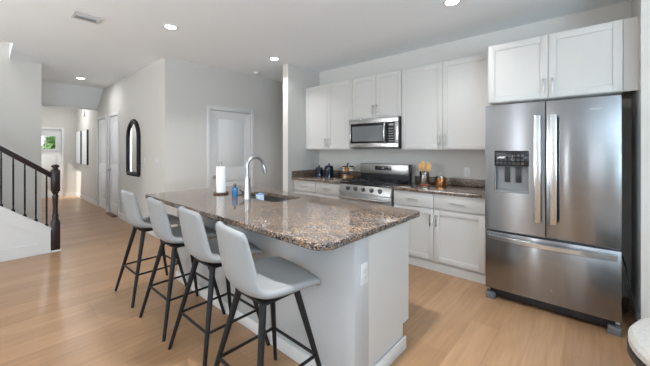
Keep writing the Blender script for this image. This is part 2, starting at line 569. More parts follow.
def casing(n, x0, x1, y0, y1, z1, axis, face, wd=0.065, th=0.016):
    """door casing: axis 'y' = opening runs along x in a wall facing -y at y=face; axis 'x' = runs along y, wall facing +x at x=face"""
    m = MB()
    if axis == 'y':
        a, b = face - th, face - 0.0005
        m.box(x0 - wd, x0, a, b, 0, z1 + wd, 0.003).box(x1, x1 + wd, a, b, 0, z1 + wd, 0.003).box(x0, x1, a, b, z1, z1 + wd, 0.003)
    else:
        a, b = face + 0.0005, face + th
        m.box(a, b, y0 - wd, y0, 0, z1 + wd, 0.003).box(a, b, y1, y1 + wd, 0, z1 + wd, 0.003).box(a, b, y0, y1, z1, z1 + wd, 0.003)
    return struct('trim_%d' % n, m, 'trim')

casing(3, D2[0], D2[1], 0, 0, DZ, 'y', HY)
casing(4, D3[0], D3[1], 0, 0, DZ, 'y', HY)
casing(5, 0, 0, PD0, PD1, PDZ, 'x', PX)
casing(6, 0, 0, FD0, FD1, FDZ, 'x', FX)

def panel_door(n, u0, u1, z1, plane, axis, panels, knob_u=None, hinge_u=None, mat='door', knob_mat='nickel'):
    """a panelled leaf. axis 'y': faces -y, front at y=plane; axis 'x': faces +x, front at x=plane. panels: list of (u0,u1,z0,z1)"""
    th = 0.036
    m = MB()
    def bx(a0, a1, d0, d1, z0, z1_, bev=0):
        # d measured behind the front face
        if axis == 'y':
            m.box(a0, a1, plane + d0, plane + d1, z0, z1_, bev)
        else:
            m.box(plane - d1, plane - d0, a0, a1, z0, z1_, bev)
    us = sorted({u0, u1} | {p[0] for p in panels} | {p[1] for p in panels})
    zs = sorted({0.012, z1} | {p[2] for p in panels} | {p[3] for p in panels})
    for i in range(len(us) - 1):
        for j in range(len(zs) - 1):
            uc, zc = (us[i] + us[i + 1]) / 2, (zs[j] + zs[j + 1]) / 2
            inp = any(p[0] < uc < p[1] and p[2] < zc < p[3] for p in panels)
            bx(us[i], us[i + 1], 0.012 if inp else 0.0, th, zs[j], zs[j + 1])
    for p in panels:
        bx(p[0] + 0.035, p[1] - 0.035, 0.003, 0.02, p[2] + 0.035, p[3] - 0.035, 0.006)
    o = struct('door_%d' % n, m, mat)
    if knob_u is not None:
        k = MB()
        prof = [(0.028, 0), (0.028, 0.006), (0.011, 0.010), (0.011, 0.032), (0.024, 0.040), (0.028, 0.052), (0.022, 0.064), (0.0, 0.068)]
        if axis == 'y':
            mt = Matrix.Translation((knob_u, plane, 0.93)) @ Matrix.Rotation(R(90), 4, 'X')
        else:
            mt = Matrix.Translation((plane, knob_u, 0.90)) @ Matrix.Rotation(R(90), 4, 'Y')
        k.lathe(prof, n=20, mat=mt)
        b = k.bm
        q = MBwrap(b).build('door_knob', M[knob_mat], o)
        lab(q, 'satin nickel door knob')
    if hinge_u is not None:
        for zc in (0.25, 1.02, z1 - 0.25):
            h = MB()
            if axis == 'x':
                h.lathe([(0.007, -0.045), (0.007, 0.045)], (plane + 0.008, hinge_u, zc), n=10)
            else:
                h.lathe([(0.007, -0.045), (0.007, 0.045)], (hinge_u, plane - 0.008, zc), n=10)
            h.build('hinge', M['nickel'], o)
    return o

class MBwrap(MB):
    def __init__(self, bm):
        self.bm = bm

def fix_child_origin():
    # children of a mesh with its own origin are already in that origin's frame
    pass

g = 0.006
def two_panel(a, b, z1):
    s = 0.11
    return [(a + s, b - s, 0.22, 0.82), (a + s, b - s, 1.03, z1 - 0.12)]
panel_door(1, PD0 + g, PD1 - g, PDZ - 0.008, PX - 0.012, 'x', two_panel(PD0, PD1, PDZ), PD0 + 0.075, PD1 - 0.004)
panel_door(2, D2[0] + g, D2[1] - g, DZ - 0.008, HY + 0.010, 'y', two_panel(D2[0], D2[1], DZ), mat='closet')
panel_door(3, D3[0] + g, D3[1] - g, DZ - 0.008, HY + 0.010, 'y', two_panel(D3[0], D3[1], DZ), D3[0] + 0.06, D3[1] - 0.004, mat='closet')

# front door with a small lite
z0, z1 = 1.37, 1.735
m = MB()
th = 0.045
fx = FX - 0.03
a0, a1, w0, w1 = FD0 + g, FD1 - g, 0.68, 1.30
m.box(fx - th, fx, a0, a1, 0.012, z0)
m.box(fx - th, fx, a0, a1, z1, FDZ - 0.008)
m.box(fx - th, fx, a0, w0, z0, z1)
m.box(fx - th, fx, w1, a1, z0, z1)
m.box(fx, fx + 0.008, a0 + 0.12, a1 - 0.12, 0.25, 1.20, 0.004)
m.box(fx, fx + 0.012, w0 - 0.03, w0, z0 - 0.03, z1 + 0.03).box(fx, fx + 0.012, w1, w1 + 0.03, z0 - 0.03, z1 + 0.03)
m.box(fx, fx + 0.012, w0, w1, z0 - 0.03, z0).box(fx, fx + 0.012, w0, w1, z1, z1 + 0.03)
fd = struct('door_4', m, 'door')
MB().box(fx - 0.025, fx - 0.02, w0, w1, z0, z1).build('pane', M['glass'], fd, smooth=False)
mm = MB()
for t in (1, 2):
    u = w0 + (w1 - w0) * t / 3
    mm.box(fx - 0.03, fx - 0.012, u - 0.006, u + 0.006, z0, z1)
mm.build('muntin', M['trim'], fd, smooth=False)
for zc in (0.25, 0.97, 1.68):
    MB().lathe([(0.008, -0.05), (0.008, 0.05)], (fx + 0.008, a1 + 0.002, zc), n=10).build('hinge', M['nickel'], fd)

# outside the front door
struct('ground', MB().box(-26, -11.7, -8, 9, -0.25, -0.15), 'grass', smooth=False)
def bush(x, y, r, h, label):
    t = MB()
    rng = random.Random(int(x * 10 + y * 100))
    for k in range(900):
        u, v = rng.random() * 2 * math.pi, rng.random()
        rr = r * (0.55 + 0.45 * rng.random())
        ph = math.acos(1 - 2 * v)
        p = Vector((x + rr * math.sin(ph) * math.cos(u), y + rr * math.sin(ph) * math.sin(u), h + rr * 0.95 * math.cos(ph)))
        s = 0.09 + 0.07 * rng.random()
        q = Matrix.Translation(p) @ Matrix.Rotation(rng.random() * 6.28, 4, Vector((rng.random() - .5, rng.random() - .5, rng.random() - .5)).normalized())
        vs = [t.bm.verts.new(q @ Vector(c_)) for c_ in ((-s, 0, 0), (0, -s * .45, .02), (s, 0, 0), (0, s * .45, .02))]
        t.bm.faces.new(vs)
    root = thing('garden_shrub', label, 'shrub', (x, y, -0.15))
    t.build('foliage', M['leaf'], root, smooth=False)
    MB().tube([(x, y, -0.15), (x + .03, y, h * .6), (x, y, h)], [0.07, 0.06, 0.03], 8).build('stem', M['dark_wood'], root)
bush(-15.2, 2.05, 0.75, 1.35, 'rounded green shrub seen through right half of the front door lite')
bush(-15.6, 0.55, 0.55, 1.0, 'lower green shrub seen through left half of the front door lite')

# ------------------------------------------------------------------ staircase and railing
XP = -5.36
def zs_(y):            # top of the sloping stringer
    return 0.30 + (0.564 - y) * 0.778
YB = -1.55
st = thing('staircase', 'white panelled staircase rising to the left beside the hall', 'stairs', (-5.9, -0.4, 0))
m = MB()
m.prism([(0.56, 0), (0.56, zs_(0.56)), (YB, zs_(YB)), (YB, 0)], -5.46, XP - 0.014, 'x')
m.prism([(0.56, 0), (0.56, zs_(0.56)), (0.44, zs_(0.44)), (0.44, 0)], XP - 0.0139, XP, 'x')
m.prism([(0.44, 0), (0.44, 0.145), (YB, 0.145), (YB, 0)], XP - 0.0139, XP, 'x')
m.prism([(0.44, zs_(0.44) - 0.15), (0.44, zs_(0.44)), (YB, zs_(YB)), (YB, zs_(YB) - 0.15)], XP - 0.0139, XP, 'x')
m.build('stringer_panel', M['trim'], st, smooth=False)
m = MB()
m.prism([(0.565, zs_(0.565) + 0.0005), (0.565, zs_(0.565) + 0.025), (YB, zs_(YB) + 0.025), (YB, zs_(YB) + 0.0005)], -5.475, XP + 0.012, 'x')
m.build('stringer_cap', M['trim'], st, smooth=False)
run, rise = 0.2442, 0.19
for k in range(8):
    y1 = 0.50 - run * k
    MB().box(SX + 0.002, -5.462, y1 - run - 0.002, y1, 0 if k == 0 else rise * (k - 0.0) - 0.02, rise * (k + 1), 0.006).build('step', M['floor'] if False else M['trim'], st)
rl = thing('stair_railing', 'dark wood handrail and newel with black iron balusters on the stair panel', 'railing', (XP - 0.05, 0.605, 0))
NX, NY = XP - 0.045, 0.612
m = MB()
m.box(NX - 0.045, NX + 0.045, NY - 0.045, NY + 0.045, 0.022, 0.40, 0.004)
m.lathe([(0.045, 0.40), (0.034, 0.43), (0.030, 0.45), (0.036, 0.47), (0.028, 0.50), (0.027, 0.60), (0.031, 0.70), (0.034, 0.74), (0.027, 0.765), (0.038, 0.79), (0.040, 0.80)], (NX, NY, 0), 20)
m.prism(rrect(NX - 0.03, NX + 0.03, NY - 0.03, NY + 0.03, [0.004] * 4, 2), 0.795, 0.80, 'z')
m.box(NX - 0.046, NX + 0.046, NY - 0.046, NY + 0.046, 0.80, 1.09, 0.012)
m.lathe([(0.046, 1.085), (0.030, 1.10), (0.026, 1.115), (0.042, 1.13), (0.044, 1.145), (0.030, 1.158), (0.0, 1.165)], (NX, NY, 0), 20)
m.build('newel_post', M['dark_wood'], rl)
MB().box(NX - 0.055, NX + 0.055, NY - 0.0455, NY + 0.055, 0, 0.0215, 0.003).build('newel_base', M['trim'], rl)
def zr(y):
    return 0.985 + (0.564 - y) * 0.778
m = MB()
m.prism([(0.568, zr(0.568)), (0.568, zr(0.568) + 0.078), (-1.5, zr(-1.5) + 0.078), (-1.5, zr(-1.5))], NX - 0.03, NX + 0.03, 'x', bev=0.012)
m.build('handrail', M['dark_wood'], rl)
for k in range(8):
    y = 0.525 - 0.1025 * k
    b0, b1 = zs_(y) + 0.0255, zr(y) + 0.004
    m = MB()
    nseg = 72
    prevr = None
    fs = []
    for q in range(nseg + 1):
        f = q / nseg
        tw = 0.0 if f < 0.12 else (1.0 if f > 0.88 else (f - 0.12) / 0.76)
        a = tw * math.pi * 9
        hw = 0.0075
        rg_ = [m.bm.verts.new((NX + hw * 1.414 * math.cos(a + math.pi / 4 + k2 * math.pi / 2), y + hw * 1.414 * math.sin(a + math.pi / 4 + k2 * math.pi / 2), b0 + (b1 - b0) * f)) for k2 in range(4)]
        if prevr:
            for k2 in range(4):
                fs.append(m.bm.faces.new((prevr[k2], prevr[(k2 + 1) % 4], rg_[(k2 + 1) % 4], rg_[k2])))
        else:
            fs.append(m.bm.faces.new(rg_[::-1]))
        prevr = rg_
    fs.append(m.bm.faces.new(prevr))
    bmesh.ops.recalc_face_normals(m.bm, faces=fs)
    bb = m.build('baluster', M['black_metal'], rl)
    MB().prism(rrect(NX - 0.017, NX + 0.017, y - 0.017, y + 0.017, [0.003] * 4, 2), b0 - 0.012, b0 + 0.022, 'z').build('baluster_shoe', M['black_metal'], bb)

# ------------------------------------------------------------------ cabinets
def shaker(m, x0, x1, z0, z1, yf, th=0.02, st=0.058, rec=0.009, bev=0.0015):
    m.box(x0, x0 + st, yf, yf + th, z0, z1, bev)
    m.box(x1 - st, x1, yf, yf + th, z0, z1, bev)
    m.box(x0 + st, x1 - st, yf, yf + th, z0, z0 + st, bev)
    m.box(x0 + st, x1 - st, yf, yf + th, z1 - st, z1, bev)
    m.box(x0 + st, x1 - st, yf + rec, yf + th, z0 + st, z1 - st)
    return m

def bar_pull(parent, c, length, axis, yf):
    m = MB()
    x, z = c
    if axis == 'z':
        m.box(x - 0.006, x + 0.006, yf - 0.034, yf - 0.024, z - length / 2, z + length / 2, 0.003)
        for s in (-1, 1):
            m.box(x - 0.004, x + 0.004, yf - 0.025, yf - 0.0002, z + s * (length / 2 - 0.02) - 0.004, z + s * (length / 2 - 0.02) + 0.004)
    else:
        m.box(x - length / 2, x + length / 2, yf - 0.034, yf - 0.024, z - 0.006, z + 0.006, 0.003)
        for s in (-1, 1):
            m.box(x + s * (length / 2 - 0.02) - 0.004, x + s * (length / 2 - 0.02) + 0.004, yf - 0.025, yf - 0.0002, z - 0.004, z + 0.004)
    return lab(m.build('handle', M['nickel'], parent), 'brushed nickel bar pull')

def upper(x0, x1, z0, z1, yf, label, xm=None, handle_z=None, hl=0.128, yb=KY - 0.001, group=None):
    t = thing('wall_cabinet', label, 'cabinet', ((x0 + x1) / 2, yf, z0), group)
    b = MB()
    y0 = yf + 0.021
    b.box(x0, x1, y0, yb, z0, z1, 0.001)
    b.build('cabinet_body', M['cab'], t)
    xm = xm if xm is not None else (x0 + x1) / 2
    hz = handle_z if handle_z is not None else z0 + 0.115
    for a, e, hx in ((x0 + 0.003, xm - 0.002, xm - 0.032), (xm + 0.002, x1 - 0.003, xm + 0.032)):
        d = shaker(MB(), a, e, z0 + 0.004, z1 - 0.004, yf).build('door', M['cab'], t)
        bar_pull(d, (hx, hz), hl, 'z', yf)
    return t

UZ0, UZ1, UY = 1.362, 2.405, 3.60
upper(-3.655, -2.674, UZ0, UZ1, UY, 'tall white two door wall cabinet left of the microwave', xm=-3.165)
upper(-2.672, -1.879, 1.800, UZ1, UY, 'short white two door wall cabinet above the microwave', xm=-2.275, handle_z=1.93, hl=0.115)
upper(-1.877, -0.815, UZ0, UZ1, UY, 'tall white two door wall cabinet between microwave and refrigerator', xm=-1.345)
t = upper(-0.790, 0.172, 1.825, 2.395, 3.33, 'deep white two door cabinet above the refrigerator', xm=-0.305, handle_z=1.935)
MB().box(0.1725, 0.257, 3.345, 3.365, 1.825, 2.395).build('filler_strip', M['cab'], t, smooth=False)

def base_cab(x0, x1, xm, label):
    yf = 3.33
    t = thing('base_cabinet', label, 'cabinet', ((x0 + x1) / 2, yf, 0))
    b = MB()
    b.box(x0, x1, yf + 0.021, KY - 0.001, 0.105, 0.8755, 0.001)
    b.build('cabinet_body', M['cab'], t)
    MB().box(x0, x1, yf + 0.024, yf + 0.04, 0.0, 0.1045).build('toe_kick', M['cab'], t, smooth=False)
    for i, (a, e) in enumerate(((x0 + 0.004, xm - 0.003), (xm + 0.003, x1 - 0.004))):
        d = MB().box(a, e, yf, yf + 0.02, 0.705, 0.868, 0.003)
        d.box(a + 0.05, e - 0.05, yf - 0.0015, yf, 0.7055, 0.8675) if False else None
        d = d.build('drawer', M['cab'], t)
        bar_pull(d, ((a + e) / 2, 0.785), 0.15, 'x', yf)
        dd = shaker(MB(), a, e, 0.115, 0.692, yf).build('door', M['cab'], t)
        bar_pull(dd, (e - 0.032 if i == 0 else a + 0.032, 0.575), 0.135, 'z', yf)
    return t
base_cab(-3.655, -2.664, -3.165, 'white base cabinet with two drawers left of the range')
base_cab(-1.842, -0.812, -1.340, 'white base cabinet with two drawers between range and refrigerator')

def slab(pts, z0, z1, bev=0.006):
    m = MB()
    m.prism(pts, z0, z1, 'z', bev=bev)
    return m
ct = thing('countertop', 'brown speckled granite counter in the corner left of the range', 'countertop', (-3.16, 3.6, 0.876))
slab([(-3.658, 3.285), (-2.662, 3.285), (-2.662, KY - 0.002), (-3.658, KY - 0.002)], 0.876, 0.914, 0.004).build('slab', M['granite'], ct)
MB().box(-3.638, -2.662, KY - 0.022, KY - 0.002, 0.9145, 1.012, 0.002).box(-3.658, -3.6385, 3.29, KY - 0.002, 0.9145, 1.012, 0.002).build('backsplash', M['granite_honed'], ct)
ct = thing('countertop', 'brown speckled granite counter between range and refrigerator', 'countertop', (-1.32, 3.6, 0.876))
slab([(-1.844, 3.285), (-0.805, 3.285), (-0.805, KY - 0.002), (-1.844, KY - 0.002)], 0.876, 0.914, 0.004).build('slab', M['granite'], ct)
MB().box(-1.844, -0.805, KY - 0.022, KY - 0.002, 0.9145, 1.002, 0.002).build('backsplash', M['granite_honed'], ct)

# ------------------------------------------------------------------ range
RX0, RX1 = -2.658, -1.848
rg = thing('range', 'stainless steel gas range with five knobs and black cooktop', 'stove', ((RX0 + RX1) / 2, 3.6, 0))
MB().box(RX0, RX1, 3.34, 3.86, 0.03, 0.8845, 0.003).build('range_body', M['black'], rg)
m = MB()
m.prism([(3.262, 0.775), (3.262, 0.79), (3.30, 0.885), (3.345, 0.885), (3.339, 0.775)], RX0, RX1, 'x', bev=0.004)
cp = m.build('control_panel', M['range_steel'], rg)
ang = math.atan2(0.095, 0.038)
for k in range(5):
    x = -2.505 + k * (0.505 / 4)
    mt = Matrix.Translation((x, 3.279, 0.836)) @ Matrix.Rotation(R(90) - 0.38 + 0.0, 4, 'X')
    kb = MB().lathe([(0.027, 0.0), (0.027, 0.006), (0.021, 0.008), (0.019, 0.034), (0.016, 0.037), (0.0, 0.037)], n=20, mat=mt).build('knob', M['knob_grey'], rg)
    MB().lathe([(0.030, -0.003), (0.030, 0.002)], n=20, mat=mt).build('knob_collar', M['black'], kb)
m = MB()
m.box(RX0 + 0.004, RX1 - 0.004, 3.285, 3.338, 0.19, 0.772, 0.004)
od = m.build('oven_door', M['range_steel'], rg)
MB().box(RX0 + 0.09, RX1 - 0.09, 3.281, 3.2848, 0.30, 0.66).build('oven_window', M['oven_glass'], od)
m = MB()
m.box(RX0 + 0.04, RX1 - 0.04, 3.215, 3.240, 0.705, 0.735, 0.008)
for x in (RX0 + 0.075, RX1 - 0.075):
    m.box(x - 0.012, x + 0.012, 3.238, 3.2848, 0.71, 0.73, 0.002)
m.build('door_handle', M['steel_bright'], od)
MB().box(RX0 + 0.004, RX1 - 0.004, 3.285, 3.338, 0.04, 0.182, 0.004).build('storage_drawer', M['steel'], rg)
MB().box(RX0, RX1, 3.30, 3.785, 0.8855, 0.912, 0.004).build('cooktop', M['black_gloss'], rg)
for gx in (-2.52, -2.253, -1.986):
    m = MB()
    hw = 0.128
    for dy in (3.36, 3.56, 3.765):
        m.box(gx - hw, gx + hw, dy - 0.006, dy + 0.006, 0.930, 0.945, 0.002)
    for dx in (-hw + 0.006, 0, hw - 0.006):
        m.box(gx + dx - 0.006, gx + dx + 0.006, 3.354, 3.771, 0.930, 0.945, 0.002)
    for dx in (-hw + 0.006, hw - 0.006):
        for dy in (3.36, 3.765):
            m.box(gx + dx - 0.006, gx + dx + 0.006, dy - 0.006, dy + 0.006, 0.9125, 0.931)
    m.build('grate', M['iron'], rg)
for bx_, by_ in ((-2.52, 3.47), (-2.52, 3.66), (-2.253, 3.56), (-1.986, 3.47), (-1.986, 3.66)):
    MB().lathe([(0.045, 0.9122), (0.045, 0.918), (0.032, 0.920), (0.032, 0.926), (0, 0.927)], (bx_, by_, 0), 18).build('burner', M['iron'], rg)
MB().box(RX0 + 0.002, RX1 - 0.008, 3.80, 3.862, 0.886, 1.155, 0.006).build('backguard', M['black'], rg)
bg = MB().box(RX0 + 0.004, RX1 - 0.022, 3.786, 3.7998, 1.012, 1.152, 0.004).build('backguard_panel', M['range_steel'], rg)
dp = MB().box(-2.395, -2.125, 3.782, 3.7858, 1.066, 1.124, 0.001).build('display', M['black_gloss'], bg)
for i in range(9):
    for j in range(2):
        if i == 4:
            continue
        MB().box(-2.382 + i * 0.03, -2.370 + i * 0.03, 3.7812, 3.7819, 1.080 + j * 0.026, 1.086 + j * 0.026).build('touch_key', M['mid_grey'], dp, smooth=False)
MB().box(-2.280, -2.240, 3.7812, 3.7819, 1.086, 1.106).build('clock_window', M['mid_grey'], dp, smooth=False)

# ------------------------------------------------------------------ microwave
mw = thing('microwave', 'stainless steel over the range microwave with black glass door', 'microwave', (-2.265, 3.55, 1.376))
X0, X1, Z0, Z1 = -2.669, -1.882, 1.378, 1.794
MB().box(X0, X1, 3.548, KY - 0.003, Z0, Z1, 0.002).build('case', M['black'], mw)
yf = 3.525
m = MB()
fr = [(X0, X1 - 0.002, 1.728, Z1), (X0, X1 - 0.002, Z0 + 0.012, Z0 + 0.072), (X0, X0 + 0.022, Z0 + 0.072, 1.728), (X1 - 0.052, X1 - 0.002, Z0 + 0.072, 1.728)]
for a, b, c_, d in fr:
    m.box(a, b, yf, 3.5475, c_, d, 0.002)
m.build('front_frame', M['steel_bright'], mw)
dr = MB().box(X0 + 0.0225, -2.030, yf + 0.004, 3.5475, Z0 + 0.0725, 1.7275).build('door', M['black_gloss'], mw)
MB().box(X0 + 0.050, -2.110, yf + 0.001, yf + 0.0038, Z0 + 0.10, 1.690).build('door_glass', M['micro_glass'], dr)
m = MB()
zz = [1.47, 1.50, 1.58, 1.66, 1.71, 1.735]
m.tube([(-2.068, yf - 0.002, 1.452), (-2.068, yf - 0.03, 1.475), (-2.068, yf - 0.042, 1.53), (-2.068, yf - 0.046, 1.59), (-2.068, yf - 0.042, 1.65), (-2.068, yf - 0.03, 1.705), (-2.068, yf - 0.002, 1.728)], 0.014, 12)
m.build('door_handle', M['steel_bright'], dr)
kp = MB().box(-2.0295, X1 - 0.0525, yf + 0.004, 3.5475, Z0 + 0.0725, 1.7275).build('keypad', M['black_gloss'], mw)
for j in range(6):
    for i in range(3):
        MB().box(-2.020 + i * 0.027, -2.004 + i * 0.027, yf + 0.003, yf + 0.0039, 1.47 + j * 0.033, 1.482 + j * 0.033).build('key', M['mid_grey'], kp, smooth=False)
MB().box(-2.018, -1.950, yf + 0.003, yf + 0.0039, 1.68, 1.705).build('clock_window', M['mid_grey'], kp, smooth=False)

# ------------------------------------------------------------------ refrigerator
FX0, FX1, FY = -0.748, 0.150, 3.06
fr = thing('refrigerator', 'stainless steel french door refrigerator with water dispenser and bottom freezer', 'refrigerator', ((FX0 + FX1) / 2, 3.4, 0))
MB().box(FX0 + 0.008, FX1 - 0.006, FY + 0.078, 3.90, 0.03, 1.755, 0.004).build('case', M['side_grey'], fr)
xm = -0.298
# left door as a frame round the dispenser bay
dx0, dx1, dz0, dz1 = -0.672, -0.412, 0.985, 1.355
ZD0, ZD1 = 0.640, 1.765
m = MB()
m.box(FX0, dx0, FY, FY + 0.074, ZD0, ZD1)
m.box(dx1, xm - 0.003, FY, FY + 0.074, ZD0, ZD1)
m.box(dx0, dx1, FY, FY + 0.074, ZD0, dz0)
m.box(dx0, dx1, FY, FY + 0.074, dz1, ZD1)
bmesh.ops.remove_doubles(m.bm, verts=m.bm.verts, dist=1e-5)
ld = m.build('left_door', M['steel'], fr, smooth=False)
m = MB()
m.box(dx0 + 0.001, dx1 - 0.001, FY + 0.056, FY + 0.073, dz0 + 0.001, dz1 - 0.137)
m.box(dx0 + 0.001, dx0 + 0.008, FY + 0.004, FY + 0.056, dz0 + 0.001, dz1 - 0.137).box(dx1 - 0.008, dx1 - 0.001, FY + 0.004, FY + 0.056, dz0 + 0.001, dz1 - 0.137)
m.box(dx0 + 0.008, dx1 - 0.008, FY + 0.002, FY + 0.056, dz0 + 0.001, dz0 + 0.02)
db = m.build('dispenser_bay', M['bay_grey'], ld, smooth=False)
for a in (-0.60, -0.515):
    MB().box(a, a + 0.04, FY + 0.036, FY + 0.0555, 1.075, 1.210, 0.004).build('paddle', M['black'], db)
dpn = MB().box(dx0 + 0.001, dx1 - 0.001, FY - 0.002, FY + 0.073, dz1 - 0.136, dz1 - 0.001, 0.004).build('dispenser_panel', M['black_gloss'], ld)
m = MB()
rr = random.Random(3)
for i in range(7):
    for j in range(3):
        xa = dx0 + 0.022 + i * 0.032
        za = dz1 - 0.112 + j * 0.034
        m.tube([(xa + 0.009 * math.cos(q * math.pi / 4), FY - 0.0022, za + 0.009 * math.sin(q * math.pi / 4)) for q in range(8)], 0.0012, 6, closed=True)
m.build('panel_icons', M['mid_grey'], dpn)
rd = MB().box(xm + 0.003, FX1, FY, FY + 0.074, ZD0, ZD1, 0.005).build('right_door', M['steel'], fr)
for nm, dpar, a, b in (('l', ld, -0.374, -0.326), ('r', rd, -0.266, -0.220)):
    m = MB()
    m.box(a, b, FY - 0.052, FY - 0.036, 0.760, 1.650, 0.005)
    for z in (0.80, 1.61):
        m.box((a + b) / 2 - 0.012, (a + b) / 2 + 0.012, FY - 0.037, FY - 0.0002, z - 0.02, z + 0.02)
    m.build('door_handle', M['steel_bright'], dpar)
# freezer drawer and its bowed handle
fz = MB().box(FX0, FX1, FY, FY + 0.074, 0.105, 0.622, 0.005).build('freezer_drawer', M['steel'], fr)
m = MB()
N = 18
top, bot = [], []
prev = None
for i in range(N + 1):
    s = i / N
    x = -0.712 + s * (0.128 + 0.712)
    bow = 1 - (2 * s - 1) ** 2
    y = FY - 0.020 - 0.048 * bow
    q = [m.bm.verts.new((x, y + dy, 0.577 + dz)) for dy, dz in ((0, -0.022), (-0.010, -0.016), (-0.010, 0.016), (0, 0.022), (0.012, 0.022), (0.012, -0.022))]
    if prev:
        for k in range(6):
            m.bm.faces.new((prev[k], prev[(k + 1) % 6], q[(k + 1) % 6], q[k]))
    else:
        m.bm.faces.new(q[::-1])
    prev = q
m.bm.faces.new(prev)
bmesh.ops.recalc_face_normals(m.bm, faces=m.bm.faces)
for x in (-0.69, 0.106):
    m.box(x - 0.018, x + 0.018, FY - 0.012, FY - 0.0002, 0.560, 0.594)
m.build('drawer_handle', M['steel_bright'], fz)
MB().box(FX0 + 0.03, FX1 - 0.03, FY + 0.05, FY + 0.077, 0.03, 0.10, 0.002).build('toe_grille', M['black'], fr)
for a in (FX0, FX1 - 0.075):
    MB().box(a, a + 0.075, FY + 0.008, FY + 0.10, 0.0, 0.058, 0.006).build('foot_cover', M['foot_grey'], fr)
def text_mesh(body, size, loc, rot, mat, parent, name, extrude=0.0006, shear=0.0):
    cu = bpy.data.curves.new(name, 'FONT')
    cu.body = body
    cu.size = size
    cu.extrude = extrude
    cu.shear = shear
    cu.align_x = 'CENTER'
    to = bpy.data.objects.new(name, cu)
    COL.objects.link(to)
    bpy.context.view_layer.update()
    me = bpy.data.meshes.new_from_object(to)
    bpy.data.objects.remove(to)
    me.transform(Matrix.Translation(loc) @ Matrix.Rotation(rot[2], 4, 'Z') @ Matrix.Rotation(rot[0], 4, 'X'))
    rt = parent
    while rt.parent:
        rt = rt.parent
    me.transform(Matrix.Translation(-Vector(rt.location)))
    me.materials.clear()
    me.materials.append(M[mat])
    o = bpy.data.objects.new(name, me)
    COL.objects.link(o)
    o.parent = parent
    return o
text_mesh('Whirlpool', 0.017, (0.008, FY - 0.001, 1.668), (R(90), 0, 0), 'logo', rd, 'logo', shear=0.2)
cord = MB().tube([(0.185, 3.72, 0.02), (0.195, 3.5, 0.03), (0.20, 3.36, 0.10), (0.205, 3.28, 0.22), (0.205, 3.27, 0.33), (0.19, 3.34, 0.43), (0.175, 3.46, 0.48), (0.17, 3.62, 0.50)], 0.007, 8)
tag(cord.build('power_cord', M['black']), 'black power cord hanging beside the refrigerator', 'cord')

# ------------------------------------------------------------------ island
IX0, IX1 = -3.28, -0.975
isl = thing('kitchen_island', 'white kitchen island under the long granite top', 'island', (-2.1, 1.65, 0))
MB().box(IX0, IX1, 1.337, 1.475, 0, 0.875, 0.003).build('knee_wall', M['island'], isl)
m = MB()
# cabinet sides with a toe notch, back strip, bottom
for a, b in ((IX0, IX0 + 0.02), (IX1 - 0.022, IX1 - 0.004)):
    m.prism([(1.4755, 0), (1.90, 0), (1.90, 0.17), (1.985, 0.17), (1.985, 0.875), (1.4755, 0.875)], a, b, 'x')
m.box(IX0 + 0.02, IX1 - 0.022, 1.4755, 1.98, 0.15, 0.17)
m.box(IX0 + 0.02, IX1 - 0.022, 1.88, 1.898, 0.0, 0.15)
m.box(IX0 + 0.02, IX1 - 0.022, 1.976, 1.984, 0.171, 0.875)
m.build('cabinet_body', M['cab'], isl, smooth=False)
n = 4
for k in range(n):
    a = IX0 + 0.02 + (IX1 - IX0 - 0.042) * k / n + 0.003
    b = IX0 + 0.02 + (IX1 - IX0 - 0.042) * (k + 1) / n - 0.003
    q = MB()
    yb = 2.005
    q.box(a, b, 1.9845, yb, 0.18, 0.865, 0.002)
    q.box(a, a + 0.058, yb, yb + 0.008, 0.18, 0.865).box(b - 0.058, b, yb, yb + 0.008, 0.18, 0.865).box(a + 0.058, b - 0.058, yb, yb + 0.008, 0.18, 0.238).box(a + 0.058, b - 0.058, yb, yb + 0.008, 0.807, 0.865)
    dd = q.build('door', M['cab'], isl, smooth=False)
MB().box(IX0 - 0.012, IX1 + 0.012, 1.3235, 1.3365, 0, 0.085, 0.003).box(IX1 + 0.0005, IX1 + 0.013, 1.337, 1.92, 0, 0.085, 0.003).box(IX0 - 0.012, IX0 - 0.0005, 1.337, 1.9, 0, 0.085, 0.003).build('baseboard', M['trim'], isl)

# top with the sink cut-out
outer = rrect(-3.37, -0.945, 1.05, 2.135, [0.10, 0.05, 0.05, 0.04], 8)
inner = rrect(-2.67, -2.03, 1.636, 1.967, [0.06, 0.03, 0.03, 0.05], 8)
m = MB()
def ring_slab(m, outer, inner, z0, z1, bev):
    bm = m.bm
    def loop(pts, z):
        return [bm.verts.new((x, y, z)) for x, y in pts]
    cx = sum(p[0] for p in outer) / len(outer)
    def inset(pts, d):
        out = []
        n_ = len(pts)
        for i in range(n_):
            p0, p1, p2 = Vector(pts[i - 1]), Vector(pts[i]), Vector(pts[(i + 1) % n_])
            t = (p2 - p0).normalized()
            nrm = Vector((-t.y, t.x))
            q = p1 + nrm * d
            out.append((q.x, q.y))
        return out
    levels = [(0, z0 + bev), (0, z1 - bev), (bev * 0.3, z1 - bev * 0.3), (bev, z1)]
    lo = [loop(inset(outer, bev), z0)]
    for d, z in levels:
        lo.append(loop(inset(outer, d) if d else outer, z))
    it, ib = loop(inner, z1), loop(inner, z0)
    n_ = len(outer)
    fs = []
    seqs = lo + [it, ib, lo[0]]
    for A, B in zip(seqs[:-1], seqs[1:]):
        for i in range(n_):
            j = (i + 1) % n_
            fs.append(bm.faces.new((A[i], A[j], B[j], B[i])))
    bmesh.ops.recalc_face_normals(bm, faces=fs)
ring_slab(m, outer, inner, 0.876, 0.914, 0.006)
tag(m.build('island_countertop', M['granite'], None, smooth=False), 'long brown granite island top with an undermount sink cut into it', 'countertop')

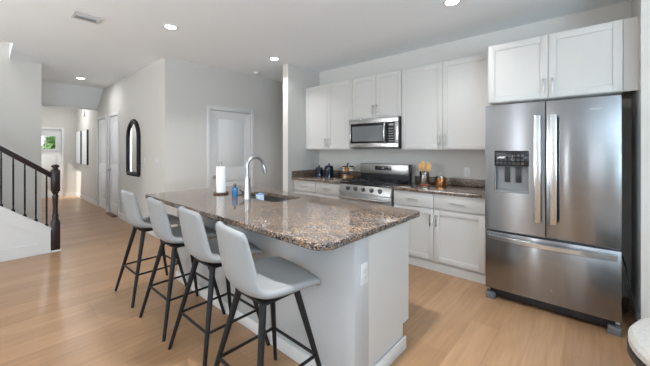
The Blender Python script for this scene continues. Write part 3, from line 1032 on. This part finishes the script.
# sink
sk = thing('sink', 'stainless steel undermount sink in the island top', 'sink', (-2.35, 1.83, 0.68))
m = MB()
o1 = rrect(-2.69, -2.01, 1.645, 2.015 - 0.06 + 0.005, [0.03] * 4, 8)
prof = [(-0.0, 0.8745), (0.026, 0.8745), (0.030, 0.86), (0.036, 0.72), (0.06, 0.69)]
base = (-2.70, -2.00, 1.610, 1.973)
loops = []
def lp(d, z, r):
    return [m.bm.verts.new((x, y, z)) for x, y in rrect(base[0] + d, base[1] - d, base[2] + d, base[3] + 0.062 * 0 - 0 * d + (0.0 if d < 0.01 else -0.0) , [r] * 4, 8)]
fs = []
prev = None
for d, z, r in ((0.0, 0.8745, 0.03), (0.022, 0.8745, 0.04), (0.026, 0.86, 0.04), (0.034, 0.71, 0.05), (0.07, 0.685, 0.04)):
    cur = [m.bm.verts.new((x, y, z)) for x, y in rrect(base[0] + d, base[1] - d, base[2] + d, base[3] - (0.0 if d == 0 else 0.0) - d * 0.2, [r] * 4, 8)]
    if prev:
        for i in range(len(cur)):
            j = (i + 1) % len(cur)
            fs.append(m.bm.faces.new((prev[i], prev[j], cur[j], cur[i])))
    prev = cur
fs.append(m.bm.faces.new(prev))
bmesh.ops.recalc_face_normals(m.bm, faces=fs)
for f in m.bm.faces:
    pass
bmesh.ops.reverse_faces(m.bm, faces=m.bm.faces) if False else None
basin = m.build('basin', M['sink_steel'], sk)
MB().lathe([(0.045, 0.686), (0.045, 0.690), (0.03, 0.689), (0.0, 0.687)], (-2.35, 1.80, 0), 20).build('drain', M['chrome'], sk)

# faucet
fc = thing('faucet', 'brushed nickel gooseneck faucet at the seating side of the sink', 'faucet', (-2.365, 1.585, 0.914))
MB().lathe([(0.036, 0.9142), (0.036, 0.920), (0.034, 0.926), (0.030, 1.00), (0.024, 1.09), (0.021, 1.115), (0.0, 1.117)], (-2.365, 1.585, 0), 24).build('faucet_body', M['nickel'], fc)
pts = [(-2.365, 1.585, 1.112), (-2.365, 1.585, 1.20)]
cy, cz, rr_ = 1.672, 1.205, 0.0905
for k in range(1, 15):
    a = R(180 - k * 12)
    pts.append((-2.365, cy + rr_ * math.cos(a), cz + rr_ * math.sin(a)))
MB().tube(pts, 0.0155, 12).build('spout', M['nickel'], fc)
e = Vector(pts[-1]); d_ = (Vector(pts[-1]) - Vector(pts[-2])).normalized()
MB().tube([e - d_ * 0.004, e + d_ * 0.012, e + d_ * 0.02, e + d_ * 0.085, e + d_ * 0.09], [0.0165, 0.0165, 0.019, 0.0225, 0.018], 14).build('spray_head', M['nickel'], fc)
MB().tube([(-2.395, 1.585, 0.962), (-2.43, 1.588, 0.962), (-2.445, 1.589, 0.963)], [0.015, 0.015, 0.012], 10).tube([(-2.44, 1.589, 0.965), (-2.47, 1.592, 0.975), (-2.50, 1.595, 0.982)], [0.007, 0.006, 0.007], 8).build('lever', M['black_metal'], fc)

cupb = thing('tumbler', 'pale blue tumbler standing in the sink', 'cup', (-2.47, 1.80, 0.6862))
MB().lathe([(0.030, 0.6862), (0.040, 0.70), (0.043, 0.925), (0.040, 0.925), (0.036, 0.72), (0.0, 0.715)], (-2.47, 1.80, 0), 24).build('cup_wall', M['cup'], cupb)
MB().tube([(-2.47 + 0.0415 * math.cos(k * math.pi / 12), 1.80 + 0.0415 * math.sin(k * math.pi / 12), 0.926) for k in range(24)], 0.003, 6, closed=True).build('rim', M['soap'], cupb)

# paper towel
TX, TY = -2.832, 1.585
h_ = thing('paper_towel_holder', 'upright paper towel holder with a round dark wood base', 'paper towel holder', (TX, TY, 0.9142))
MB().lathe([(0.073, 0.9142), (0.075, 0.920), (0.073, 0.930), (0.0, 0.931)], (TX, TY, 0), 32).build('base', M['walnut'], h_)
MB().lathe([(0.007, 0.931), (0.007, 1.205), (0.012, 1.210), (0.010, 1.22), (0.014, 1.23), (0.012, 1.242), (0.0, 1.246)], (TX, TY, 0), 14).build('rod', M['nickel'], h_)
m = MB()
m.lathe([(0.018, 0.9315), (0.044, 0.9315), (0.046, 0.936), (0.046, 1.186), (0.044, 1.19), (0.018, 1.19)], (TX, TY, 0), 36)
tag(m.build('paper_towel_roll', M['paper']), 'white paper towel roll on its wood based holder', 'paper towel')
m = thing('soap_bottle', 'blue dish soap bottle beside the faucet', 'bottle', (-2.574, 1.585, 0.9142))
MB().prism(rrect(-2.605, -2.543, 1.565, 1.605, [0.018] * 4, 5), 0.9142, 1.003, 'z', bev=0.005).build('bottle_body', M['soap'], m)
MB().lathe([(0.012, 1.0032), (0.012, 1.016), (0.015, 1.018), (0.014, 1.034), (0.006, 1.036), (0.0, 1.0365)], (-2.574, 1.585, 0), 16).build('cap', M['navy'], m)

# ------------------------------------------------------------------ counter-top things by the range
def canister(x, y, r, h, label):
    t = thing('canister', label, 'canister', (x, y, 0.9142), 'navy lidded canisters')
    z = 0.9142
    MB().lathe([(r * 0.92, z), (r, z + 0.006), (r, z + h - 0.012), (r * 0.9, z + h), (0, z + h + 0.0002)], (x, y, 0), 30).build('jar', M['navy'], t)
    zz_ = z + h + 0.0004
    MB().lathe([(r * 0.97, zz_), (r * 0.97, zz_ + 0.012), (r * 0.7, zz_ + 0.028), (r * 0.2, zz_ + 0.034), (r * 0.17, zz_ + 0.040), (r * 0.28, zz_ + 0.050), (r * 0.2, zz_ + 0.060), (0, zz_ + 0.062)], (x, y, 0), 30).build('lid', M['navy'], t)
canister(-3.395, 3.66, 0.066, 0.125, 'shorter navy lidded canister nearest the corner wall')
canister(-3.215, 3.70, 0.076, 0.160, 'taller navy lidded canister beside the jar rack')

KX, KYY = -2.845, 3.72
rk = thing('jar_rack', 'round two tier metal rack of small jars left of the range', 'rack', (KX, KYY, 0.9142))
for z in (0.917, 1.03):
    MB().lathe([(0.098, z - 0.0028), (0.100, z), (0.098, z + 0.003), (0.0, z + 0.003)], (KX, KYY, 0), 28).build('tier', M['copper_dark'], rk)
MB().lathe([(0.006, 0.9205), (0.006, 1.128), (0.016, 1.132), (0.018, 1.142), (0.010, 1.152), (0.0, 1.154)], (KX, KYY, 0), 14).build('post', M['black_metal'], rk)
m = MB()
for z in (0.965, 1.078):
    m.tube([(KX + 0.104 * math.cos(k * math.pi / 14), KYY + 0.104 * math.sin(k * math.pi / 14), z) for k in range(28)], 0.003, 6, closed=True)
for k in range(6):
    a = k * math.pi / 3 + 0.3
    m.tube([(KX + 0.104 * math.cos(a), KYY + 0.104 * math.sin(a), 0.918), (KX + 0.104 * math.cos(a), KYY + 0.104 * math.sin(a), 1.08)], 0.0025, 6)
m.build('guard_rail', M['black_metal'], rk)
def jar_proto(mat, label, grp):
    t = thing('spice_jar', label, 'jar', (0, 0, 0), grp)
    MB().lathe([(0.022, 0.0), (0.024, 0.003), (0.024, 0.050), (0.018, 0.058), (0, 0.0582)], (0, 0, 0), 16).build('jar_glass', M[mat], t)
    MB().lathe([(0.019, 0.0585), (0.020, 0.060), (0.020, 0.074), (0.018, 0.076), (0, 0.0762)], (0, 0, 0), 16).build('lid', M['black'], t)
    return t
for tier, (z, mats) in enumerate(((0.9205, ('amber', 'cream')), (1.0335, ('cream', 'amber')))):
    lbl = 'small black lidded spice jar on the %s tier of the round jar rack' % ('lower' if tier == 0 else 'upper')
    grp = 'spice jars on the %s tier' % ('lower' if tier == 0 else 'upper')
    protos = [None, None]
    for k in range(7):
        a = k * 2 * math.pi / 7 + 0.2 + tier * 0.4
        i = k % 2
        if protos[i] is None:
            j = protos[i] = jar_proto(mats[i], lbl, grp)
        else:
            j = copy_tree(protos[i])
        j.location = (KX + 0.068 * math.cos(a), KYY + 0.068 * math.sin(a), z)

CX, CY = -1.592, 3.665
cr = thing('utensil_crock', 'polished steel utensil crock right of the range', 'utensil holder', (CX, CY, 0.9142))
m = MB()
m.lathe([(0.0, 0.932), (0.058, 0.932), (0.060, 0.936), (0.060, 1.086), (0.061, 1.090), (0.057, 1.090), (0.056, 0.945), (0.0, 0.944)], (CX, CY, 0), 32)
m.build('cylinder_wall', M['crock_steel'], cr)
MB().lathe([(0.060, 0.9142), (0.062, 0.918), (0.061, 0.928), (0.0, 0.9285)], (CX, CY, 0), 32).build('base', M['terracotta'], cr)
def spoon(dx, dy, tx, ty, h, kind, label):
    m = MB()
    b = Vector((CX + dx, CY + dy, 0.9455))
    e = Vector((CX + tx, CY + ty, 0.9455 + h))
    m.tube([b, e], [0.005, 0.006], 8)
    d = (e - b).normalized()
    ax = (Vector((0.92, 0.39, 0)) - d * d.dot(Vector((0.92, 0.39, 0)))).normalized()
    q = Matrix((ax, d.cross(ax), d)).transposed().to_4x4()
    if kind == 'spoon':
        bmesh.ops.create_uvsphere(m.bm, u_segments=14, v_segments=10, radius=1.0, matrix=Matrix.Translation(e + d * 0.030) @ q @ Matrix.Diagonal((0.026, 0.009, 0.042, 1)))
    else:
        m.box(-0.027, 0.027, -0.004, 0.004, -0.01, 0.080, 0.006, mat=Matrix.Translation(e) @ q)
    tag(m.build('wooden_' + kind, M['spoon_wood']), label, kind, 'wooden utensils in the crock')
spoon(-0.02, 0.0, -0.040, -0.005, 0.165, 'spatula', 'leftmost wooden spatula in the steel crock')
spoon(0.0, -0.02, -0.004, -0.030, 0.175, 'spoon', 'wooden spoon in the middle of the steel crock')
spoon(0.02, 0.0, 0.048, 0.0, 0.16, 'spatula', 'rightmost wooden spatula in the steel crock')
spoon(0.0, 0.025, 0.024, 0.036, 0.185, 'spoon', 'wooden spoon at the back of the steel crock')

spoon(-0.03, 0.012, -0.036, 0.034, 0.200, 'spoon', 'wooden spoon leaning back left in the steel crock')

QX, QY = -1.378, 3.645
tn = thing('copper_canister', 'small copper canister with a handled lid right of the utensil crock', 'canister', (QX, QY, 0.9142))
MB().lathe([(0.056, 0.9142), (0.058, 0.918), (0.058, 1.02), (0.0, 1.0202)], (QX, QY, 0), 30).build('canister_body', M['copper'], tn)
ld_ = MB().lathe([(0.060, 1.0205), (0.061, 1.024), (0.061, 1.040), (0.056, 1.046), (0.0, 1.049)], (QX, QY, 0), 30).build('lid', M['crock_steel'], tn)
MB().tube([(QX - 0.022 + 0.0, QY, 1.046)] + [(QX - 0.022 * math.cos(R(k * 30)), QY, 1.052 + 0.024 * math.sin(R(k * 30))) for k in range(0, 7)] + [(QX + 0.022, QY, 1.046)], 0.003, 8).build('lid_handle', M['crock_steel'], ld_)

# ------------------------------------------------------------------ plates and switches
def wall_plate(c, axis, label, cat, name, gangs=1, kind='outlet', zc=None):
    x, y, z = c
    w_, h2 = 0.036 * gangs + (0.006 if gangs > 1 else 0), 0.059
    t = thing(name, label, cat, (x, y, z))
    def bx(mb, u0, u1, d0, d1, a, b, bev=0.0):
        if axis == '-y':
            mb.box(x + u0, x + u1, y - d1, y - d0, z + a, z + b, bev)
        else:
            mb.box(x + d0, x + d1, y + u0, y + u1, z + a, z + b, bev)
        return mb
    bx(MB(), -w_, w_, 0.0004, 0.006, -h2, h2, 0.002).build('plate', M['plate'], t)
    for i in range(gangs):
        u = (i - (gangs - 1) / 2) * 0.046
        if kind == 'switch':
            bx(MB(), u - 0.016, u + 0.016, 0.0062, 0.010, -0.033, 0.033, 0.002).build('rocker', M['trim'], t)
        else:
            for s in (-1, 1):
                rc = bx(MB(), u - 0.017, u + 0.017, 0.0062, 0.0085, s * 0.02 - 0.014, s * 0.02 + 0.014, 0.003).build('receptacle', M['trim'], t)
                q = MB()
                for e_ in (-0.006, 0.006):
                    bx(q, u + e_ - 0.001, u + e_ + 0.001, 0.0086, 0.0089, s * 0.02 - 0.004, s * 0.02 + 0.005)
                q.build('slot', M['mid_grey'], rc, smooth=False)
wall_plate((-5.606, HY, 1.165), '-y', 'narrow white switch plate just right of the arched mirror', 'light switch', 'light_switch', 1, 'switch')
wall_plate((-5.051, HY, 1.160), '-y', 'wider white switch plate near the wall corner', 'light switch', 'light_switch', 2, 'switch')
wall_plate((-1.170, KY, 1.085), '-y', 'white outlet above the counter between range and refrigerator', 'outlet', 'wall_outlet')
wall_plate((IX1, 1.425, 0.665), '+x', 'white outlet on the end of the kitchen island', 'outlet', 'wall_outlet')
ch_ = thing('door_chime', 'small white door chime box high on the foyer wall', 'chime', (-10.25, HY, 2.25))
MB().box(-10.30, -10.20, HY - 0.04, HY - 0.0005, 2.25, 2.41, 0.006).build('chime_case', M['plate'], ch_)

# ------------------------------------------------------------------ mirror and pictures
mr = thing('arched_mirror', 'arched wall mirror in a black beaded frame', 'mirror', (-6.19, HY, 0.87))
mx0, mx1, mz0, mz1 = -6.445, -5.855, 0.935, 1.855
rad = (mx1 - mx0) / 2
cxm = (mx0 + mx1) / 2
path = []
n_s = 22
for k in range(n_s):
    path.append((mx1, mz0 + (mz1 - rad - mz0) * k / n_s))
for k in range(25):
    a = math.pi * k / 24
    path.append((cxm + rad * math.cos(a), mz1 - rad + rad * math.sin(a)))
for k in range(n_s):
    path.append((mx0, mz1 - rad - (mz1 - rad - mz0) * (k + 1) / n_s))
m = MB()
outl = [(x, z) for x, z in path]
m.prism(outl, HY - 0.018, HY - 0.012, 'y')
m.build('mirror_glass', M['mirror'], mr)
m = MB()
pp = [(x, HY - 0.016, z) for x, z in path]
m.tube(pp, 0.036, 8)
m.tube([(mx0, HY - 0.016, mz0), (mx1, HY - 0.016, mz0)], 0.034, 8)
for (x, y, z) in pp[::2]:
    dx, dz = x - cxm, max(0, z - (mz1 - rad))
    L = math.hypot(dx, dz) or 1
    m.ball((x + 0.030 * dx / L, HY - 0.020, z + 0.030 * dz / L), 0.026, 1)
for k in range(12):
    m.ball((mx0 + (mx1 - mx0) * k / 11, HY - 0.020, mz0 - 0.026), 0.026, 1)
m.build('frame', M['black_metal'], mr)

for x0, x1, lb in ((-11.22, -10.62, 'dark framed pale picture on the foyer wall, farther from the closet doors'), (-10.42, -9.82, 'dark framed pale picture on the foyer wall, nearer the closet doors')):
    p = thing('framed_picture', lb, 'picture', ((x0 + x1) / 2, HY, 0.955), 'framed pictures on the foyer wall')
    MB().box(x0 + 0.005, x1 - 0.005, HY - 0.0405, HY - 0.006, 0.961, 1.869).build('print', M['canvas'], p, smooth=False)
    f = MB()
    yy0, yy1 = HY - 0.040, HY - 0.001
    f.box(x0, x0 + 0.0045, yy0, yy1, 0.955, 1.875).box(x1 - 0.0045, x1, yy0, yy1, 0.955, 1.875).box(x0 + 0.0045, x1 - 0.0045, yy0, yy1, 0.955, 0.9605).box(x0 + 0.0045, x1 - 0.0045, yy0, yy1, 1.8695, 1.875)
    f.build('frame', M['black'], p, smooth=False)
tag(MB().box(-7.74, -7.20, HY - 0.085, HY - 0.005, 0, 0.02, 0.004).build('floor_strip', M['strip_brown']), 'dark brown strip on the floor below the right closet door', 'floor strip')

# ------------------------------------------------------------------ ceiling fittings
def can_light(x, y, label, power=8.5, spread=120):
    t = thing('ceiling_light', label, 'ceiling light', (x, y, CH), 'recessed ceiling lights')
    r = 0.078
    m = MB()
    ring = []
    for rr2, z in ((r, CH - 0.0005), (r, CH - 0.006), (r - 0.012, CH - 0.009), (r - 0.022, CH - 0.004), (r - 0.022, CH - 0.0005)):
        ring.append([m.bm.verts.new((x + rr2 * math.cos(k * math.pi / 16), y + rr2 * math.sin(k * math.pi / 16), z)) for k in range(32)])
    fs = []
    for A, B in zip(ring, ring[1:] + ring[:1]):
        for k in range(32):
            fs.append(m.bm.faces.new((A[k], A[(k + 1) % 32], B[(k + 1) % 32], B[k])))
    bmesh.ops.recalc_face_normals(m.bm, faces=fs)
    m.build('trim_ring', M['trim'], t)
    MB().lathe([(r - 0.0225, CH - 0.005), (r - 0.0225, CH - 0.001)], (x, y, 0), 28).build('lens', M['lens'], t)
    area('lamp_light', (0, 0, -0.012), (0, 0, 0), 0.11, 0.11, power, (0.96, 0.98, 1.0), t, 'DISK', spread)
can_light(-3.54, 1.372, 'recessed ceiling light above the left end of the island')
can_light(-3.615, 2.895, 'recessed ceiling light close to the end of the partition wall', 6)
can_light(-7.41, 1.205, 'recessed ceiling light in the hall', 6, 180)
can_light(-0.985, 2.88, 'recessed ceiling light in front of the refrigerator, cut by the top of the photo', 4)

vt = thing('ceiling_vent', 'white rectangular air vent in the ceiling', 'vent', (-3.93, 0.695, CH))
va, vb, vc, vd = -4.045, -3.825, 0.575, 0.815
MB().box(va, vb, vc, vc + 0.03, CH - 0.008, CH - 0.0005, 0.002).box(va, vb, vd - 0.03, vd, CH - 0.008, CH - 0.0005, 0.002).box(va, va + 0.03, vc + 0.03, vd - 0.03, CH - 0.008, CH - 0.0005, 0.002).box(vb - 0.03, vb, vc + 0.03, vd - 0.03, CH - 0.008, CH - 0.0005, 0.002).build('vent_frame', M['trim'], vt)
MB().box(va + 0.03, vb - 0.03, vc + 0.03, vd - 0.03, CH - 0.0015, CH - 0.0005).build('backing', M['vent_dark'], vt, smooth=False)
for k in range(9):
    x = va + 0.04 + k * 0.0175
    tilt = R(42 if k < 5 else -42)
    q = MB().box(-0.007, 0.007, vc + 0.031, vd - 0.031, -0.0006, 0.0006, mat=Matrix.Translation((x, 0, CH - 0.008)) @ Matrix.Rotation(tilt, 4, 'Y'))
    q.build('slat', M['trim'], vt, smooth=False)
sd = thing('smoke_detector', 'small white smoke detector on the ceiling near the pantry', 'smoke detector', (-4.50, 3.22, CH))
MB().lathe([(0.035, CH - 0.036), (0.055, CH - 0.030), (0.062, CH - 0.012), (0.062, CH - 0.0005)], (-4.50, 3.22, 0), 28).build('detector_body', M['plate'], sd)
MB().lathe([(0.012, CH - 0.039), (0.014, CH - 0.0362)], (-4.50, 3.22, 0), 14).build('test_button', M['trim'], sd)

# ------------------------------------------------------------------ bar stools (built facing +y round the origin)
def make_stool():
    root = thing('bar_stool', 'stool', 'stool', (0, 0, 0), 'bar stools along the island')
    # shell: profile from the front lip across the seat and up the back
    prof = [(0.232, 0.628, 0.200), (0.244, 0.646, 0.218), (0.222, 0.664, 0.226), (0.13, 0.664, 0.230), (0.03, 0.655, 0.230), (-0.06, 0.648, 0.228),
            (-0.125, 0.654, 0.222), (-0.165, 0.682, 0.214), (-0.186, 0.735, 0.200), (-0.200, 0.80, 0.190), (-0.212, 0.87, 0.178), (-0.222, 0.950, 0.172), (-0.228, 0.990, 0.162)]
    lift = [0, 0, 0.0, 0.006, 0.014, 0.024, 0.034, 0.03, 0.015, 0.006, 0.0, -0.006, -0.016]
    wrap = [-0.02, -0.022, -0.016, -0.004, 0.0, 0.0, 0.012, 0.034, 0.050, 0.056, 0.052, 0.044, 0.034]
    bm = bmesh.new()
    NU = 10
    rows = []
    for (y, z, w_), lf, wr in zip(prof, lift, wrap):
        row = []
        for i in range(NU + 1):
            u = -1 + 2 * i / NU
            row.append(bm.verts.new((u * w_, y + wr * abs(u) ** 2.2, z + lf * abs(u) ** 2.5)))
        rows.append(row)
    fs = []
    for A, B in zip(rows[:-1], rows[1:]):
        for i in range(NU):
            fs.append(bm.faces.new((A[i], A[i + 1], B[i + 1], B[i])))
    bmesh.ops.recalc_face_normals(bm, faces=fs)
    me = bpy.data.meshes.new('seat_shell')
    bm.to_mesh(me); bm.free()
    me.polygons.foreach_set('use_smooth', [True] * len(me.polygons))
    me.materials.append(M['fabric'])
    sh = bpy.data.objects.new('seat_shell', me)
    COL.objects.link(sh)
    sh.parent = root
    so = sh.modifiers.new('thick', 'SOLIDIFY'); so.thickness = 0.042; so.offset = 0.0
    sb = sh.modifiers.new('sub', 'SUBSURF'); sb.levels = 2; sb.render_levels = 2
    # under-seat plate
    MB().box(-0.13, 0.13, -0.12, 0.13, 0.606, 0.622, 0.003).build('seat_mount', M['black_metal'], root)
    T_, B_, ZT = 0.108, 0.237, 0.612
    def leg_at(sx, sy, z):
        f = 1 - z / ZT
        o = T_ + (B_ - T_) * f
        return Vector((sx * o, sy * o + 0.0, z))
    for sx in (-1, 1):
        for sy in (-1, 1):
            l = MB().tube([leg_at(sx, sy, 0.0), leg_at(sx, sy, 0.012), leg_at(sx, sy, ZT)], [0.0105, 0.0115, 0.0185], 12).build('leg', M['black_metal'], root)
    zf = 0.25
    m = MB()
    q = leg_at(1, 1, zf).x
    cs = [(-q, -q), (q, -q), (q, q), (-q, q)]
    for i in range(4):
        a, b = cs[i], cs[(i + 1) % 4]
        m.tube([(a[0], a[1], zf), (b[0], b[1], zf)], 0.0085, 10)
    m.build('footrest', M['black_metal'], root)
    return root
stools = [(-3.214, 1.068, 1, -4, -0.005, 'farthest grey fabric bar stool, at the hall end of the island'),
          (-2.527, 1.073, 0.5, -7, -0.02, 'second grey fabric bar stool from the hall end of the island'),
          (-1.934, 1.071, 0.5, -7, -0.02, 'third grey fabric bar stool from the hall end of the island'),
          (-1.316, 1.010, -1, -9, -0.03, 'nearest grey fabric bar stool, its whole seat in view')]
proto = make_stool()
for i, (x, y, a, sw, sx_, lb) in enumerate(stools):
    s = proto if i == 0 else copy_tree(proto)
    s.location = (x, y, 0)
    s.rotation_euler = (0, 0, R(a))
    s['label'] = lb
    for ch2 in s.children:
        if ch2.name.split('.')[0] == 'seat_shell':
            ch2.rotation_euler = (0, 0, R(sw))
            ch2.location = (sx_, 0, 0)

# ------------------------------------------------------------------ boucle seat cut by the frame
BX, BY, BR = 0.545, 2.17, 0.42
bs = thing('boucle_stool', 'round cream boucle seat with a dark rim band by the right edge', 'stool', (BX, BY, 0))
MB().lathe([(BR - 0.05, 0.0), (BR - 0.03, 0.02), (BR - 0.025, 0.345), (0, 0.346)], (BX, BY, 0), 56).build('drum', M['boucle'], bs)
MB().lathe([(BR - 0.02, 0.3465), (BR, 0.350), (BR, 0.382), (BR - 0.02, 0.386), (0, 0.3865)], (BX, BY, 0), 56).build('rim_band', M['black'], bs)
MB().lathe([(BR - 0.02, 0.387), (BR - 0.004, 0.395), (BR - 0.004, 0.425), (BR - 0.02, 0.448), (BR - 0.06, 0.462), (BR * 0.5, 0.472), (0, 0.475)], (BX, BY, 0), 56).build('cushion', M['boucle'], bs)
